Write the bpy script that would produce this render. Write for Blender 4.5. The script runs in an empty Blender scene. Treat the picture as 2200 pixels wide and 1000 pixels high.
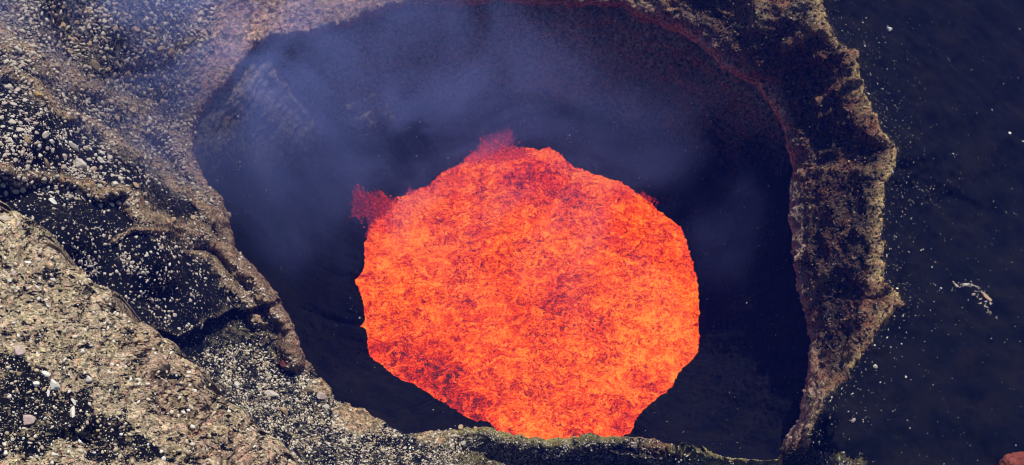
import bpy, math
import numpy as np
from mathutils import Vector

rng = np.random.default_rng(7)
scene = bpy.context.scene
C = scene.collection
R = math.radians

# ------------------------------------------------------------------ camera
F = 3022.0                      # focal length in photograph pixels (photograph 2200 x 1000)
PITCH = R(62)                   # looking down into the crater
TI = math.pi / 2 - PITCH
def ray(u, v):
    x = (np.asarray(u, float) - 1100) / F
    y = -(np.asarray(v, float) - 500) / F
    c, s = math.cos(TI), math.sin(TI)
    return x, y * c + s, y * s - c
CAM_H = 360.0
_rx, _ry, _rz = ray(1140, 620)
CAM = np.array([-_rx * CAM_H / -_rz, -_ry * CAM_H / -_rz, CAM_H])
def at_z(u, v, z):              # traced point -> world point at height z
    x, y, w = ray(u, v)
    t = (z - CAM[2]) / w
    return np.stack([CAM[0] + x * t, CAM[1] + y * t, z + 0 * t], -1)
def at_y(u, v, Y):
    x, y, w = ray(u, v)
    t = (Y - CAM[1]) / y
    return np.stack([CAM[0] + x * t, Y + 0 * t, CAM[2] + w * t], -1)
def proj(P):
    d = P - CAM
    c, s = math.cos(TI), math.sin(TI)
    cy = d[..., 1] * c + d[..., 2] * s
    cz = -d[..., 1] * s + d[..., 2] * c
    return 1100 + F * d[..., 0] / -cz, 500 - F * cy / -cz

cam_d = bpy.data.cameras.new('camera')
cam = bpy.data.objects.new('camera', cam_d); C.objects.link(cam)
cam.location = CAM; cam.rotation_euler = (TI, 0, 0)
cam_d.sensor_width = 36; cam_d.lens = 36 * F / 2200
cam_d.clip_start = 0.5; cam_d.clip_end = 4000
scene.camera = cam

# ------------------------------------------------------------------ sky, sun, exposure
SUN_EL, SUN_AZ = 57, 20         # elevation; azimuth from +Y (far side) towards +X (right)
w = bpy.data.worlds.new('World'); scene.world = w; w.use_nodes = True
wn = w.node_tree.nodes; wl = w.node_tree.links
bg = wn['Background']; bg.inputs['Strength'].default_value = 0.07
sk = wn.new('ShaderNodeTexSky'); sk.sky_type = 'NISHITA'; sk.sun_disc = False
sk.sun_elevation = R(SUN_EL); sk.sun_rotation = R(SUN_AZ)
wl.new(sk.outputs[0], bg.inputs[0])
sd = bpy.data.lights.new('sun', 'SUN'); sd.energy = 5.0; sd.angle = R(0.5); sd.color = (1, 0.94, 0.84)
so = bpy.data.objects.new('sun', sd); C.objects.link(so)
d = Vector((math.sin(R(SUN_AZ)) * math.cos(R(SUN_EL)), math.cos(R(SUN_AZ)) * math.cos(R(SUN_EL)), math.sin(R(SUN_EL))))
so.rotation_euler = d.to_track_quat('Z', 'Y').to_euler()
vs = scene.view_settings
vs.view_transform = 'Standard'; vs.look = 'None'; vs.exposure = 0.1; vs.gamma = 1; vs.use_curve_mapping = False
scene.render.engine = 'CYCLES'
scene.cycles.volume_bounces = 0
scene.cycles.max_bounces = 4
scene.cycles.filter_width = 1.1
scene.cycles.volume_step_rate = 4.0
scene.cycles.volume_max_steps = 48

# ------------------------------------------------------------------ noise
_pr = np.random.default_rng(3)
_perm = _pr.permutation(256).astype(np.int32); _perm = np.concatenate([_perm, _perm, _perm])
_g = _pr.normal(size=(256, 3)); _g /= np.linalg.norm(_g, axis=1, keepdims=True); _g = _g.astype(np.float32)
def perlin(P):
    P = np.asarray(P, np.float32)
    i = np.floor(P).astype(np.int32); f = P - i; i &= 255
    u = f * f * f * (f * (f * 6 - 15) + 10)
    out = 0
    for dx in (0, 1):
        a = _perm[(i[..., 0] + dx) & 255]
        wx = u[..., 0] if dx else 1 - u[..., 0]
        for dy in (0, 1):
            b = _perm[a + ((i[..., 1] + dy) & 255)]
            wy = u[..., 1] if dy else 1 - u[..., 1]
            for dz in (0, 1):
                g = _g[_perm[b + ((i[..., 2] + dz) & 255)]]
                wz = u[..., 2] if dz else 1 - u[..., 2]
                out = out + wx * wy * wz * (g[..., 0] * (f[..., 0] - dx) + g[..., 1] * (f[..., 1] - dy) + g[..., 2] * (f[..., 2] - dz))
    return out * 1.6
def fbm(P, sc, oc=4, gain=0.5, ridged=False, off=0.0):
    P = np.asarray(P, np.float32) * sc + off
    s = 0; a = 1.0; t = 0
    for k in range(oc):
        n = perlin(P)
        if ridged: n = 1 - 2 * np.abs(n)
        s = s + a * n; t += a; a *= gain; P = P * 2.03 + 17.3
    return s / t
def sstep(a, b, x):
    t = np.clip((x - a) / (b - a), 0, 1); return t * t * (3 - 2 * t)

# ------------------------------------------------------------------ traced outlines
LAVA = [(1100,318),(1150,325),(1180,318),(1200,330),(1215,348),(1240,360),(1290,380),(1330,392),(1370,415),(1400,440),(1430,465),(1462,490),(1475,520),(1487,560),(1498,610),(1502,660),(1500,700),(1500,755),(1492,768),(1468,790),(1450,815),(1445,830),(1410,858),(1380,885),(1365,905),(1355,930),(1290,968),(1200,980),(1110,955),(1050,915),(1000,895),(960,870),(920,845),(890,825),(850,810),(820,785),(795,765),(788,735),(792,725),(785,712),(763,706),(785,690),(782,665),(778,640),(763,603),(778,590),(785,560),(783,525),(797,495),(797,480),(820,455),(850,430),(890,412),(920,400),(950,375),(985,360),(1010,345),(1040,325),(1070,315)]
RIM = [(1150,3),(1250,9),(1340,12),(1352,26),(1380,38),(1420,48),(1460,65),(1500,85),(1530,110),(1560,140),(1590,163),(1625,178),(1650,215),(1670,250),(1690,290),(1700,340),(1705,380),(1700,410),(1705,450),(1704,500),(1708,560),(1722,630),(1738,690),(1745,740),(1740,800),(1733,860),(1722,908),(1695,945),(1674,985),(1620,987),(1550,980),(1500,966),(1460,965),(1420,955),(1400,945),(1370,940),(1330,938),(1290,941),(1270,936),(1240,942),(1180,945),(1130,940),(1080,930),(1050,918),(1000,916),(960,925),(920,930),(870,930),(820,905),(790,890),(750,872),(720,865),(710,840),(690,820),(665,795),(655,780),(640,740),(630,700),(615,670),(595,630),(570,600),(545,570),(510,540),(500,510),(490,470),(475,430),(450,410),(430,370),(415,330),(418,300),(425,260),(450,215),(490,180),(510,150),(530,120),(565,90),(600,76),(660,75),(720,60),(750,45),(800,25),(850,12),(900,4),(1000,6)]
CREST = [(1760,-120),(1768,0),(1775,50),(1800,90),(1835,120),(1845,160),(1857,200),(1875,240),(1890,280),(1920,310),(1926,335),(1920,360),(1905,390),(1896,430),(1893,500),(1895,560),(1902,610),(1936,655),(1910,680),(1880,720),(1865,750),(1840,780),(1820,815),(1790,840),(1770,860),(1755,900),(1742,930),(1738,968)]
def polar_loop(pts, c, th, jit=0, seed=0):
    p = np.array(pts, float) - c
    a = np.arctan2(p[:, 1], p[:, 0]); r = np.hypot(p[:, 0], p[:, 1])
    o = np.argsort(a); a = a[o]; r = r[o]
    return np.interp(th, np.concatenate([a - 2 * np.pi, a, a + 2 * np.pi]), np.tile(r, 3))
def seg_dist(u, v, pts):
    best = np.full(np.shape(u), 1e9); side = np.zeros(np.shape(u)); tt = np.zeros(np.shape(u))
    pts = np.array(pts, float)
    for k in range(len(pts) - 1):
        a, b = pts[k], pts[k + 1]; ab = b - a; L = ab @ ab
        t = np.clip(((u - a[0]) * ab[0] + (v - a[1]) * ab[1]) / L, 0, 1)
        dx = u - a[0] - t * ab[0]; dy = v - a[1] - t * ab[1]
        dd = np.hypot(dx, dy); m = dd < best
        best = np.where(m, dd, best); side = np.where(m, np.sign(ab[0] * (v - a[1]) - ab[1] * (u - a[0])), side)
        tt = np.where(m, (k + t) / (len(pts) - 1), tt)
    return best, side, tt
def in_poly(u, v, pts):
    ins = np.zeros(np.shape(u), bool); n = len(pts)
    for k in range(n):
        (x1, y1), (x2, y2) = pts[k], pts[(k + 1) % n]
        if y1 == y2: continue
        c = ((y1 > v) != (y2 > v)) & (u < (x2 - x1) * (v - y1) / (y2 - y1) + x1)
        ins ^= c
    return ins
def soft_poly(u, v, pts, w):
    dd, _, _ = seg_dist(u, v, list(pts) + [pts[0]])
    return sstep(-w, w, np.where(in_poly(u, v, pts), dd, -dd))
def idw(u, v, ctrl, p=2.2, eps=40):
    num = 0; den = 0
    for c in ctrl:
        wt = 1.0 / (((u - c[0]) ** 2 + (v - c[1]) ** 2 + eps * eps) ** (p / 2 + 0.5))
        num = num + wt * c[2]; den = den + wt
    return num / den

# ------------------------------------------------------------------ node helpers
def mat(name):
    m = bpy.data.materials.new(name); m.use_nodes = True
    nt = m.node_tree; b = nt.nodes['Principled BSDF']; b.inputs['Roughness'].default_value = 0.95
    b.inputs['Specular IOR Level'].default_value = 0.04
    return m, nt, b
class NB:
    def __init__(s, nt): s.nt = nt
    def n(s, t, **k):
        x = s.nt.nodes.new('ShaderNode' + t)
        for a, b in k.items(): setattr(x, a, b)
        return x
    def l(s, a, b): s.nt.links.new(a, b)
    def put(s, inp, v):
        if hasattr(v, 'is_output'): s.l(v, inp)
        else: inp.default_value = v
    def math(s, op, a, b=0.0, c=None, clamp=False):
        x = s.n('Math', operation=op, use_clamp=clamp); s.put(x.inputs[0], a); s.put(x.inputs[1], b)
        if c is not None: s.put(x.inputs[2], c)
        return x.outputs[0]
    def mix(s, f, a, b, blend='MIX'):
        x = s.n('Mix', data_type='RGBA', blend_type=blend); s.put(x.inputs[0], f); s.put(x.inputs[6], a); s.put(x.inputs[7], b)
        return x.outputs[2]
    def noise(s, sc, det=4, rough=0.6, dist=0.0, vec=None):
        x = s.n('TexNoise'); x.inputs['Scale'].default_value = sc; x.inputs['Detail'].default_value = det
        x.inputs['Roughness'].default_value = rough; x.inputs['Distortion'].default_value = dist
        s.l(vec if vec is not None else s.co(), x.inputs['Vector']); return x
    def vor(s, sc, feature='F1', rnd=1.0, vec=None):
        x = s.n('TexVoronoi', feature=feature); x.inputs['Scale'].default_value = sc; x.inputs['Randomness'].default_value = rnd
        s.l(vec if vec is not None else s.co(), x.inputs['Vector']); return x
    _c = None
    def co(s):
        if s._c is None: s._c = s.n('TexCoord').outputs['Object']
        return s._c
    def ramp(s, f, stops, interp='LINEAR'):
        x = s.n('ValToRGB'); x.color_ramp.interpolation = interp
        e = x.color_ramp.elements
        while len(e) < len(stops): e.new(0.5)
        for k, (p, c) in enumerate(stops):
            e[k].position = p; e[k].color = (*c, 1) if len(c) == 3 else c
        s.put(x.inputs[0], f); return x.outputs[0]
    def step(s, v, a, b):
        x = s.n('MapRange', interpolation_type='SMOOTHSTEP'); s.put(x.inputs[0], v); s.put(x.inputs[1], a); s.put(x.inputs[2], b)
        return x.outputs[0]
    def attr(s, name, col=False):
        x = s.n('Attribute', attribute_name=name); return x.outputs['Color' if col else 'Fac']

def ground_mat(name, k=1.0, streak=None):
    """k: how many texture features per metre (near ground is finer)"""
    m, nt, b = mat(name); q = NB(nt)
    tint = q.attr('tint', True); ash = q.attr('ash'); peb = q.attr('peb')
    nl = q.noise(0.12 * k, 5, 0.62).outputs[0]
    vec = None
    if streak:
        mp = q.n('Mapping'); mp.inputs['Rotation'].default_value = (0, 0, R(streak)); mp.inputs['Scale'].default_value = (0.42, 1.15, 1.0)
        q.l(q.co(), mp.inputs[0]); vec = mp.outputs[0]
    nm = q.noise(0.9 * k, 5, 0.7, 0.4, vec).outputs[0]
    nf = q.noise(3.2 * k, 4, 0.7, 0.3, vec).outputs[0]
    v1 = q.vor(1.5 * k); cell = v1.outputs['Color']
    sep = q.n('SeparateColor'); q.l(cell, sep.inputs[0])
    # broken rock: every fragment has a tone of its own, dark joints between
    val = q.math('MULTIPLY_ADD', sep.outputs[0], 0.9, 0.55)
    val = q.math('MULTIPLY', val, q.step(nm, 0.28, 0.66))
    val = q.math('MULTIPLY', q.math('MULTIPLY_ADD', q.step(nf, 0.3, 0.7), 1.1, 0.35), val)
    val = q.math('MULTIPLY_ADD', val, 1.25, 0.06)
    vv = q.n('CombineColor'); [q.l(val, vv.inputs[i]) for i in range(3)]
    rock = q.mix(1.0, tint, vv.outputs[0], 'MULTIPLY')
    hue = q.ramp(q.noise(0.55 * k, 3, 0.6).outputs[0], [(0.3, (1.22, 0.86, 0.72)), (0.47, (1, 1, 1)), (0.6, (0.98, 1.03, 0.82)), (0.72, (0.9, 1.0, 1.12))])
    rock = q.mix(0.85, rock, hue, 'MULTIPLY')
    # black ash, faintly mottled
    ashc = q.ramp(nl, [(0.36, (0.0022, 0.0032, 0.006)), (0.64, (0.0075, 0.0070, 0.0085))])
    am = q.math('ADD', ash, q.math('MULTIPLY', q.math('SUBTRACT', nm, 0.5), 2.3))
    am = q.math('ADD', am, q.math('MULTIPLY', q.math('SUBTRACT', nf, 0.5), 0.9))
    col = q.mix(q.step(am, 0.42, 0.58), rock, ashc)
    # pebbles strewn on it, two sizes
    for sc, th, seed in ((1.15 * k, 0.30, 0), (2.4 * k, 0.34, 1)):
        vp = q.n('TexVoronoi', feature='F1'); vp.inputs['Scale'].default_value = sc
        mp = q.n('Mapping'); mp.inputs['Location'].default_value = (seed * 3.7, 1.3, seed); q.l(q.co(), mp.inputs[0]); q.l(mp.outputs[0], vp.inputs['Vector'])
        s2 = q.n('SeparateColor'); q.l(vp.outputs['Color'], s2.inputs[0])
        rad = q.math('MULTIPLY', q.math('MULTIPLY_ADD', s2.outputs[1], 0.7, 0.3), th)
        inside = q.math('LESS_THAN', vp.outputs['Distance'], rad)
        pick = q.math('LESS_THAN', s2.outputs[0], q.math('MULTIPLY', peb, q.step(q.noise(0.35 * k, 3, 0.6).outputs[0], 0.38, 0.62)))
        pc = q.ramp(s2.outputs[2], [(0.0, (0.20, 0.17, 0.14)), (0.5, (0.42, 0.38, 0.32)), (0.85, (0.55, 0.53, 0.48)), (1.0, (0.42, 0.27, 0.2))])
        col = q.mix(q.math('MULTIPLY', inside, pick), col, pc)
    q.l(col, b.inputs['Base Color'])
    bp = q.n('Bump'); bp.inputs['Strength'].default_value = 0.8; bp.inputs['Distance'].default_value = 0.35 / k
    h = q.math('ADD', q.math('MULTIPLY', nm, 1.2), q.math('MULTIPLY', nf, 0.7)); h = q.math('SUBTRACT', h, q.math('MULTIPLY', v1.outputs['Distance'], 0.5))
    h = q.math('MULTIPLY', h, q.math('SUBTRACT', 1.1, q.math('MULTIPLY', ash, 0.8)))
    q.l(h, bp.inputs['Height']); q.l(bp.outputs[0], b.inputs['Normal'])
    return m

# ------------------------------------------------------------------ mesh helpers
def grid_mesh(name, P, closed=False, attrs=None, material=None, smooth=True, keep=None):
    ni, nj = P.shape[:2]
    idx = np.arange(ni * nj).reshape(ni, nj)
    if closed: idx = np.concatenate([idx, idx[:1]], 0)
    q = np.stack([idx[:-1, :-1], idx[1:, :-1], idx[1:, 1:], idx[:-1, 1:]], -1)
    if keep is not None:
        kk = np.concatenate([keep, keep[:1]], 0) if closed else keep
        kc = kk[:-1, :-1] | kk[1:, :-1] | kk[1:, 1:] | kk[:-1, 1:]
        q = q[kc]
    q = q.reshape(-1, 4)
    used = np.unique(q); rem = np.full(ni * nj, -1, np.int64); rem[used] = np.arange(len(used)); q = rem[q]
    V = P.reshape(-1, 3)[used]
    me = bpy.data.meshes.new(name)
    me.vertices.add(len(V)); me.vertices.foreach_set('co', V.astype(np.float32).ravel())
    me.loops.add(q.size); me.loops.foreach_set('vertex_index', q.ravel().astype(np.int32))
    me.polygons.add(len(q)); me.polygons.foreach_set('loop_start', np.arange(0, q.size, 4, dtype=np.int32))
    me.polygons.foreach_set('loop_total', np.full(len(q), 4, np.int32))
    me.polygons.foreach_set('use_smooth', np.full(len(q), smooth))
    me.update(calc_edges=True)
    for k, a in (attrs or {}).items():
        a = a.reshape(ni * nj, -1)[used]
        if a.shape[1] == 1:
            at = me.attributes.new(k, 'FLOAT', 'POINT'); at.data.foreach_set('value', a.ravel().astype(np.float32))
        else:
            at = me.attributes.new(k, 'FLOAT_COLOR', 'POINT')
            at.data.foreach_set('color', np.concatenate([a, np.ones((len(a), 1))], 1).ravel().astype(np.float32))
    ob = bpy.data.objects.new(name, me); C.objects.link(ob)
    if material: me.materials.append(material)
    return ob
def normals(P, closed):
    if closed: du = np.roll(P, -1, 0) - np.roll(P, 1, 0)
    else: du = np.gradient(P, axis=0)
    dv = np.gradient(P, axis=1)
    n = np.cross(du, dv); n /= np.maximum(np.linalg.norm(n, axis=-1, keepdims=True), 1e-9)
    tocam = CAM - P
    s = np.sign((n * tocam).sum(-1, keepdims=True)); s[s == 0] = 1
    return n * s
def tag(o, label=None, cat=None, group=None, kind=None):
    if label: o['label'] = label
    if cat: o['category'] = cat
    if group: o['group'] = group
    if kind: o['kind'] = kind
    return o

# ------------------------------------------------------------------ rim and slopes (outer terrain)
CEN = np.array([1130.0, 540.0])
def rim_z(th):      # height of the pit's lip: far side low, near side high
    return 57 + 9 * np.maximum(np.sin(th), 0) + 5 * np.minimum(np.sin(th), 0)
HL = [(0,0,100),(200,100,82),(300,200,72),(0,150,110),(0,300,126),(200,400,100),(300,550,101),(450,600,82),(100,500,122),(0,600,135),
      (500,760,72),(600,850,80),(450,950,92),(800,980,84),(250,800,110),(500,40,60),(800,-60,54),(1100,-80,53),(415,330,58),(510,540,61),(650,780,66),(560,90,55),(600,600,62)]
def outer_height(u, v, th, r, r1):
    left = idw(u, v, HL)
    d1 = r - r1
    rz = rim_z(th)
    z = rz + (left - rz) * sstep(0, 200, d1)
    # rugged inner band and crest on the right, the ash slope falls away beyond it
    Wq = np.stack([u, v, 0 * u], -1)
    uj = u + fbm(Wq, 1 / 26, 3, 0.5, off=61) * 9; vj = v + fbm(Wq, 1 / 26, 3, 0.5, off=67) * 9
    dc, sd, tt = seg_dist(uj, vj, CREST)
    outside = ~in_poly(uj, vj, [(1130, -120)] + CREST + [(1130, 968)])
    prof = np.clip(d1 / np.maximum(d1 + dc, 1), 0, 1)
    zr_in = rz + 30 * prof ** 0.9
    tilt = sstep(250, 1150, v)
    zr_out = rz + 30 - 2.2 * sstep(0, 34, dc) + (-50 + 78 * tilt) * (1 - np.exp(-dc / 300))
    zr = np.where(outside, zr_out, zr_in)
    wr = sstep(1300, 1460, u) * (1 - sstep(955, 1010, v) * sstep(1800, 1700, u))
    z = z * (1 - wr) + zr * wr
    # near ridge along the bottom: its camera side drops away
    wb = sstep(900, 1060, u) * sstep(1850, 1700, u) * sstep(880, 930, v)
    z = z - wb * 10 * sstep(6, 70, d1)
    return z, wr * (~outside), wr * outside, dc, tt
RIDGES = [  # brown rock ribs on the left slope: polyline, half width px, height m
    ([(-80,20),(0,75),(100,150),(200,190),(300,250),(380,320),(440,400),(480,460)], 22, 3.2),
    ([(-40,350),(80,385),(160,400),(250,420),(330,470),(430,500),(500,560),(560,620),(600,680),(640,760)], 17, 3.4),
    ([(400,540),(450,580),(490,620),(540,655),(560,700)], 11, 2.4),
    ([(-20,160),(60,185),(95,215),(150,260)], 13, 2.4),
    ([(150,250),(240,290),(330,350),(400,420),(450,470)], 12, 2.2),
    ([(240,520),(300,480),(420,520)], 8, 1.2),
]
BAND_RIBS = [([(1855,165),(1810,185),(1770,220)], 9), ([(1702,345),(1718,372),(1760,372),(1820,368),(1880,388)], 8), ([(1905,615),(1870,680),(1858,740),(1840,775)], 8),
    ([(1795,60),(1760,70),(1700,100)], 9), ([(1750,700),(1770,640),(1800,600)], 9), ([(1735,870),(1765,800),(1775,720)], 7), ([(1690,965),(1720,920),(1735,880)], 6)]
NT, NR = 1500, 420
# more columns where the photograph shows the slopes
th0 = np.linspace(-np.pi, np.pi, 4001)
wgt = 1.0 + 0.9 * np.exp(-((np.abs(th0) - np.pi) / 0.9) ** 2) + 0.5 * np.exp(-((th0 - 2.4) / 0.5) ** 2) + 0.3 * np.exp(-(th0 / 0.6) ** 2)
cdf = np.cumsum(wgt); cdf = (cdf - cdf[0]) / (cdf[-1] - cdf[0])
th = np.interp(np.arange(NT) / NT, cdf, th0)
r1 = polar_loop(RIM, CEN, th)
tj = np.stack([np.cos(th), np.sin(th), 0 * th], -1)
r1s = r1.copy()
r1 = r1 + fbm(tj, 22, 4, 0.6) * 9 + fbm(tj, 90, 3, 0.6) * 3
s = np.arange(NR) / (NR - 1)
rr = 640 * s ** 1.0 + 560 * s ** 5      # px beyond the lip
TH, S = np.meshgrid(th, s, indexing='ij')
RAD = r1[:, None] + rr[None, :]
U = CEN[0] + RAD * np.cos(TH); V = CEN[1] + RAD * np.sin(TH)
# slightly warped coordinates make the traced region edges ragged
W3 = np.stack([U, V, 0 * U], -1)
wu = U + fbm(W3, 1 / 90, 4, 0.55) * 34; wv = V + fbm(W3, 1 / 90, 4, 0.55, off=40) * 34
Z, INB, OUTB, DC, TT = outer_height(U, V, TH, np.maximum(RAD, r1s[:, None]), r1s[:, None])
ridge_m = 0
bd_, _, _ = seg_dist(wu, wv, [(420,450),(500,540),(570,640),(625,740)]); Z = Z + 5.5 * np.exp(-(bd_ / 48) ** 2)
for pts, hw, hh in RIDGES:
    dd, sd_, _ = seg_dist(wu, wv, pts)
    prof = np.exp(-(dd / hw) ** 2)
    Z = Z + hh * prof; ridge_m = np.maximum(ridge_m, prof)
# overhanging ledge on the left slope: ground drops below it
LEDGE = [(180,600),(240,660),(300,700),(375,722),(430,690),(500,664),(545,655)]
dd, sd_, tt_ = seg_dist(U + fbm(W3, 1 / 40, 4, 0.6, off=3) * 12, V + fbm(W3, 1 / 40, 4, 0.6, off=5) * 12, LEDGE)
belowl = (sd_ > 0)
Z = Z - np.where(belowl, 4.2 * sstep(0, 12, dd) * np.exp(-dd / 130) * sstep(0.0, 0.15, tt_), 0)
ledge_m = np.where(~belowl, np.exp(-(dd / 9) ** 2), 0) * (0.6 + 0.6 * fbm(W3, 1 / 22, 3, 0.6, off=13))
Z = Z + ledge_m * 0.7
for rp, hw_ in BAND_RIBS:
    rd_, _, _ = seg_dist(wu * 0.5 + U * 0.5, wv * 0.5 + V * 0.5, rp); Z = Z + INB * 1.3 * (1 + 1.2 * fbm(W3, 1 / 30, 3, 0.6, off=hw_)) * np.exp(-(rd_ / hw_) ** 2)
for rp, hw_, hh_ in (([(1925,335),(1990,340),(2040,370),(2090,420),(2220,480)], 16, 2.6), ([(1925,380),(1980,370),(2060,410),(2120,470)], 12, 1.6), ([(2080,-20),(2120,60),(2170,130),(2240,200)], 30, 2.0), ([(2180,1000),(2120,900),(2140,780),(2220,700)], 40, 4)):
    rd_, _, _ = seg_dist(wu, wv, rp); Z = Z + OUTB * 0.45 * hh_ * np.exp(-(rd_ / hw_) ** 2)
# rounded lip
D1 = RAD - r1[:, None]
LIP = np.exp(-D1 / 22)
Z = Z - 3.0 * np.exp(-D1 / 5)
P = at_z(U, V, Z)

# what covers the ground, from place to place
left = sstep(1000, 700, U) * sstep(960, 1000, 1960 - V)
Lm = sstep(760, 660, wu)
# line between the hazy rubble slope (above) and the ash slope with white stones (below)
dl, sdl, _ = seg_dist(wu, wv, [(-300,60),(0,185),(110,240),(230,320),(330,390),(420,450),(520,520),(700,760)])
ashy = sstep(-22, 22, dl * sdl)
gravel = soft_poly(wu, wv, [(380,790),(470,735),(540,745),(640,790),(700,840),(740,870),(870,930),(1020,925),(1000,1010),(900,1200),(350,1200),(300,950)], 18)
bridge = soft_poly(wu, wv, [(960,925),(1060,915),(1180,940),(1400,935),(1640,975),(1760,960),(1860,1000),(1900,1250),(900,1250)], 14)
tan_o = np.maximum.reduce([soft_poly(wu, wv, p, 8) for p in (
    [(720,885),(750,865),(790,885),(815,895),(810,935),(760,935),(725,915)],
    [(655,830),(700,820),(715,850),(690,865),(650,850)],
    [(700,815),(665,795),(640,740),(655,740),(690,800),(725,850),(712,860)],
    [(880,935),(960,925),(1010,935),(1000,960),(900,960)],
    [(600,770),(630,765),(632,795),(603,795)])])
up = sstep(140, 40, wv) * sstep(700, 900, wu) * sstep(1500, 1330, wu)
ash = 0.36 + 0 * U
peb = 0.45 + 0 * U
rockc = np.array([0.235, 0.185, 0.155])
tint = np.broadcast_to(rockc, U.shape + (3,)).copy()
def lay(mask, col=None, a=None, p=None):
    global tint, ash, peb
    mask = np.clip(mask, 0, 1)
    if col is not None: tint = tint * (1 - mask[..., None]) + np.array(col) * mask[..., None]
    if a is not None: ash = ash * (1 - mask) + a * mask
    if p is not None: peb = peb * (1 - mask) + p * mask
lay(Lm * (1 - ashy), (0.34, 0.28, 0.23), 0.56, 0.9)
lay(Lm * ashy, (0.20, 0.165, 0.12), 0.80, 0.36)
lay(soft_poly(wu, wv, [(330,500),(520,520),(640,740),(660,800),(560,770),(520,660),(420,560)], 25), (0.19, 0.15, 0.10), 0.42, 0.4)
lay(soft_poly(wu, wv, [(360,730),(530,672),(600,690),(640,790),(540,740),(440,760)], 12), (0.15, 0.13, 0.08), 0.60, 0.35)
lay(soft_poly(wu, wv, [(430,760),(560,735),(600,800),(450,830)], 12), (0.15, 0.13, 0.11), 0.7, 0.9)
lay(ridge_m * Lm, (0.34, 0.24, 0.155), 0.25, 0.5)
lay(ledge_m, (0.26, 0.20, 0.12), 0.35, 1.0)
lay(gravel, (0.33, 0.30, 0.23), 0.66, 1.0)
lay(tan_o, (0.36, 0.26, 0.16), 0.02, 0.2)
lay(np.exp(-D1 / 45) * Lm * (1 - gravel) * 0.9, (0.25, 0.16, 0.12), 0.12, 0.1)
lay(sstep(560, 430, wu) * 0 + soft_poly(wu, wv, [(420,-60),(900,-60),(900,10),(700,60),(560,100),(480,180),(420,250),(400,120)], 30), (0.42, 0.27, 0.20), 0.14, 0.15)
lay(INB, (0.12, 0.078, 0.056), 0.50, 0.08)
lay(INB * soft_poly(wu, wv, [(1500,-40),(1800,-40),(1800,60),(1620,60)], 30), (0.19, 0.15, 0.10), 0.35, 0.3)
lay(INB * np.exp(-DC / 9), (0.46, 0.33, 0.16), 0.1, 0.4)  # warm sunlit highlight along the crest, put into the tint
for rp, hw_ in BAND_RIBS:
    rd_, _, _ = seg_dist(wu * 0.5 + U * 0.5, wv * 0.5 + V * 0.5, rp); lay(INB * np.exp(-(rd_ / hw_) ** 2) * 0.8, (0.22, 0.14, 0.085), 0.25, 0.3)  # ribs tinted lighter: their lit look is painted into the colour
lay(INB * np.exp(-(D1 / 34) ** 2) * 0.95, (0.50, 0.36, 0.30), 0.0, 0.0)
lay(OUTB, (0.05, 0.045, 0.04), 0.98, 0.0)
OUTP = OUTB * (np.exp(-DC / 55) * 0.5 + soft_poly(wu, wv, [(1900,360),(1960,350),(2010,400),(2000,460),(1920,470)], 25) * 0.4 + 0.06)
lay(OUTB * 1.0, None, None, 0.0); peb = np.maximum(peb * (1 - OUTB), OUTP * 0.35)
lay(OUTB * np.exp(-DC / 16), (0.16, 0.115, 0.07), 0.55, 0.3)
lay(bridge, (0.17, 0.15, 0.075), 0.45, 0.45)
lay(bridge * np.exp(-D1 / 7), (0.34, 0.29, 0.11), 0.0, 0.3)
lay(up, (0.38, 0.24, 0.17), 0.06, 0.2)
ash = np.clip(ash + fbm(W3, 1 / 130, 4, 0.55, off=9) * 0.25 * (1 - OUTB), 0, 1)

# relief
N = normals(P, True)
rough = np.clip(1.15 - 0.9 * ash, 0.1, 1)
for _ in range(3):
    N = (N + np.roll(N, 3, 0) + np.roll(N, -3, 0)) / 3
    N[:, 3:-3] = (N[:, 3:-3] + N[:, 6:] + N[:, :-6]) / 3
N /= np.linalg.norm(N, axis=-1, keepdims=True)
rust = np.clip(fbm(P, 0.09, 4, 0.6, off=71) * 3.2 + 0.15, 0, 1) * INB
tint = tint * (1 - rust[..., None] * 0.8) + np.array([0.24, 0.105, 0.065]) * rust[..., None] * 0.8
disp = fbm(P, 0.045, 4, 0.5) * 2.4 * (1 - OUTB * 0.4) + OUTB * (fbm(P, 0.06, 4, 0.55, ridged=True, off=51) * 2.4 + fbm(P, 0.3, 3, 0.55, off=53) * 0.5) * sstep(0, 40, DC) + INB * fbm(P, 0.085, 3, 0.5, ridged=True, off=33) * 3.0 * sstep(0, 30, D1)
disp += fbm(P, 0.16, 4, 0.55, ridged=True, off=5) * 1.1 * rough * (1 + 0.4 * INB)
disp += fbm(P, 0.55, 3, 0.6, ridged=True, off=11) * 0.42 * rough * (1 + 0.3 * INB)
disp += fbm(P, 1.9, 2, 0.6, off=2) * 0.22 * rough
disp += gravel * np.abs(fbm(P, 1.1, 2, 0.5, off=31)) * 0.5
disp *= (sstep(-2, 10, D1) * 0.8 + 0.2) * (1 - 0.6 * (INB + OUTB) * np.exp(-(DC / 9) ** 2))
P = P + N * disp[..., None]
# skirt: the lip rolls over and goes down behind the upper edge of the pit wall
edge = P[:, :1]
dirw = edge - np.array([at_z(1130, 560, 58.0)]); dirw[..., 2] = 0; dirw /= np.linalg.norm(dirw, axis=-1, keepdims=True)
sk1 = edge + dirw * 0.6 - np.array([0, 0, 2.5]); sk2 = edge + dirw * 2.5 - np.array([0, 0, 9.0])
Pf = np.concatenate([sk2, (sk2 + sk1) / 2, sk1, P], 1)
def ext(a): return np.concatenate([a[:, :1]] * 3 + [a], 1)
u_, v_ = proj(Pf)
keep = (u_ > -420) & (u_ < 2460) & (v_ > -260) & (v_ < 1260)
M_ground = ground_mat('scree and ash')
rim_o = grid_mesh('crater_rim', Pf, True, dict(tint=ext(tint), ash=ext(ash), peb=ext(peb)), M_ground, keep=keep)
tag(rim_o, kind='structure')

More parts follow.
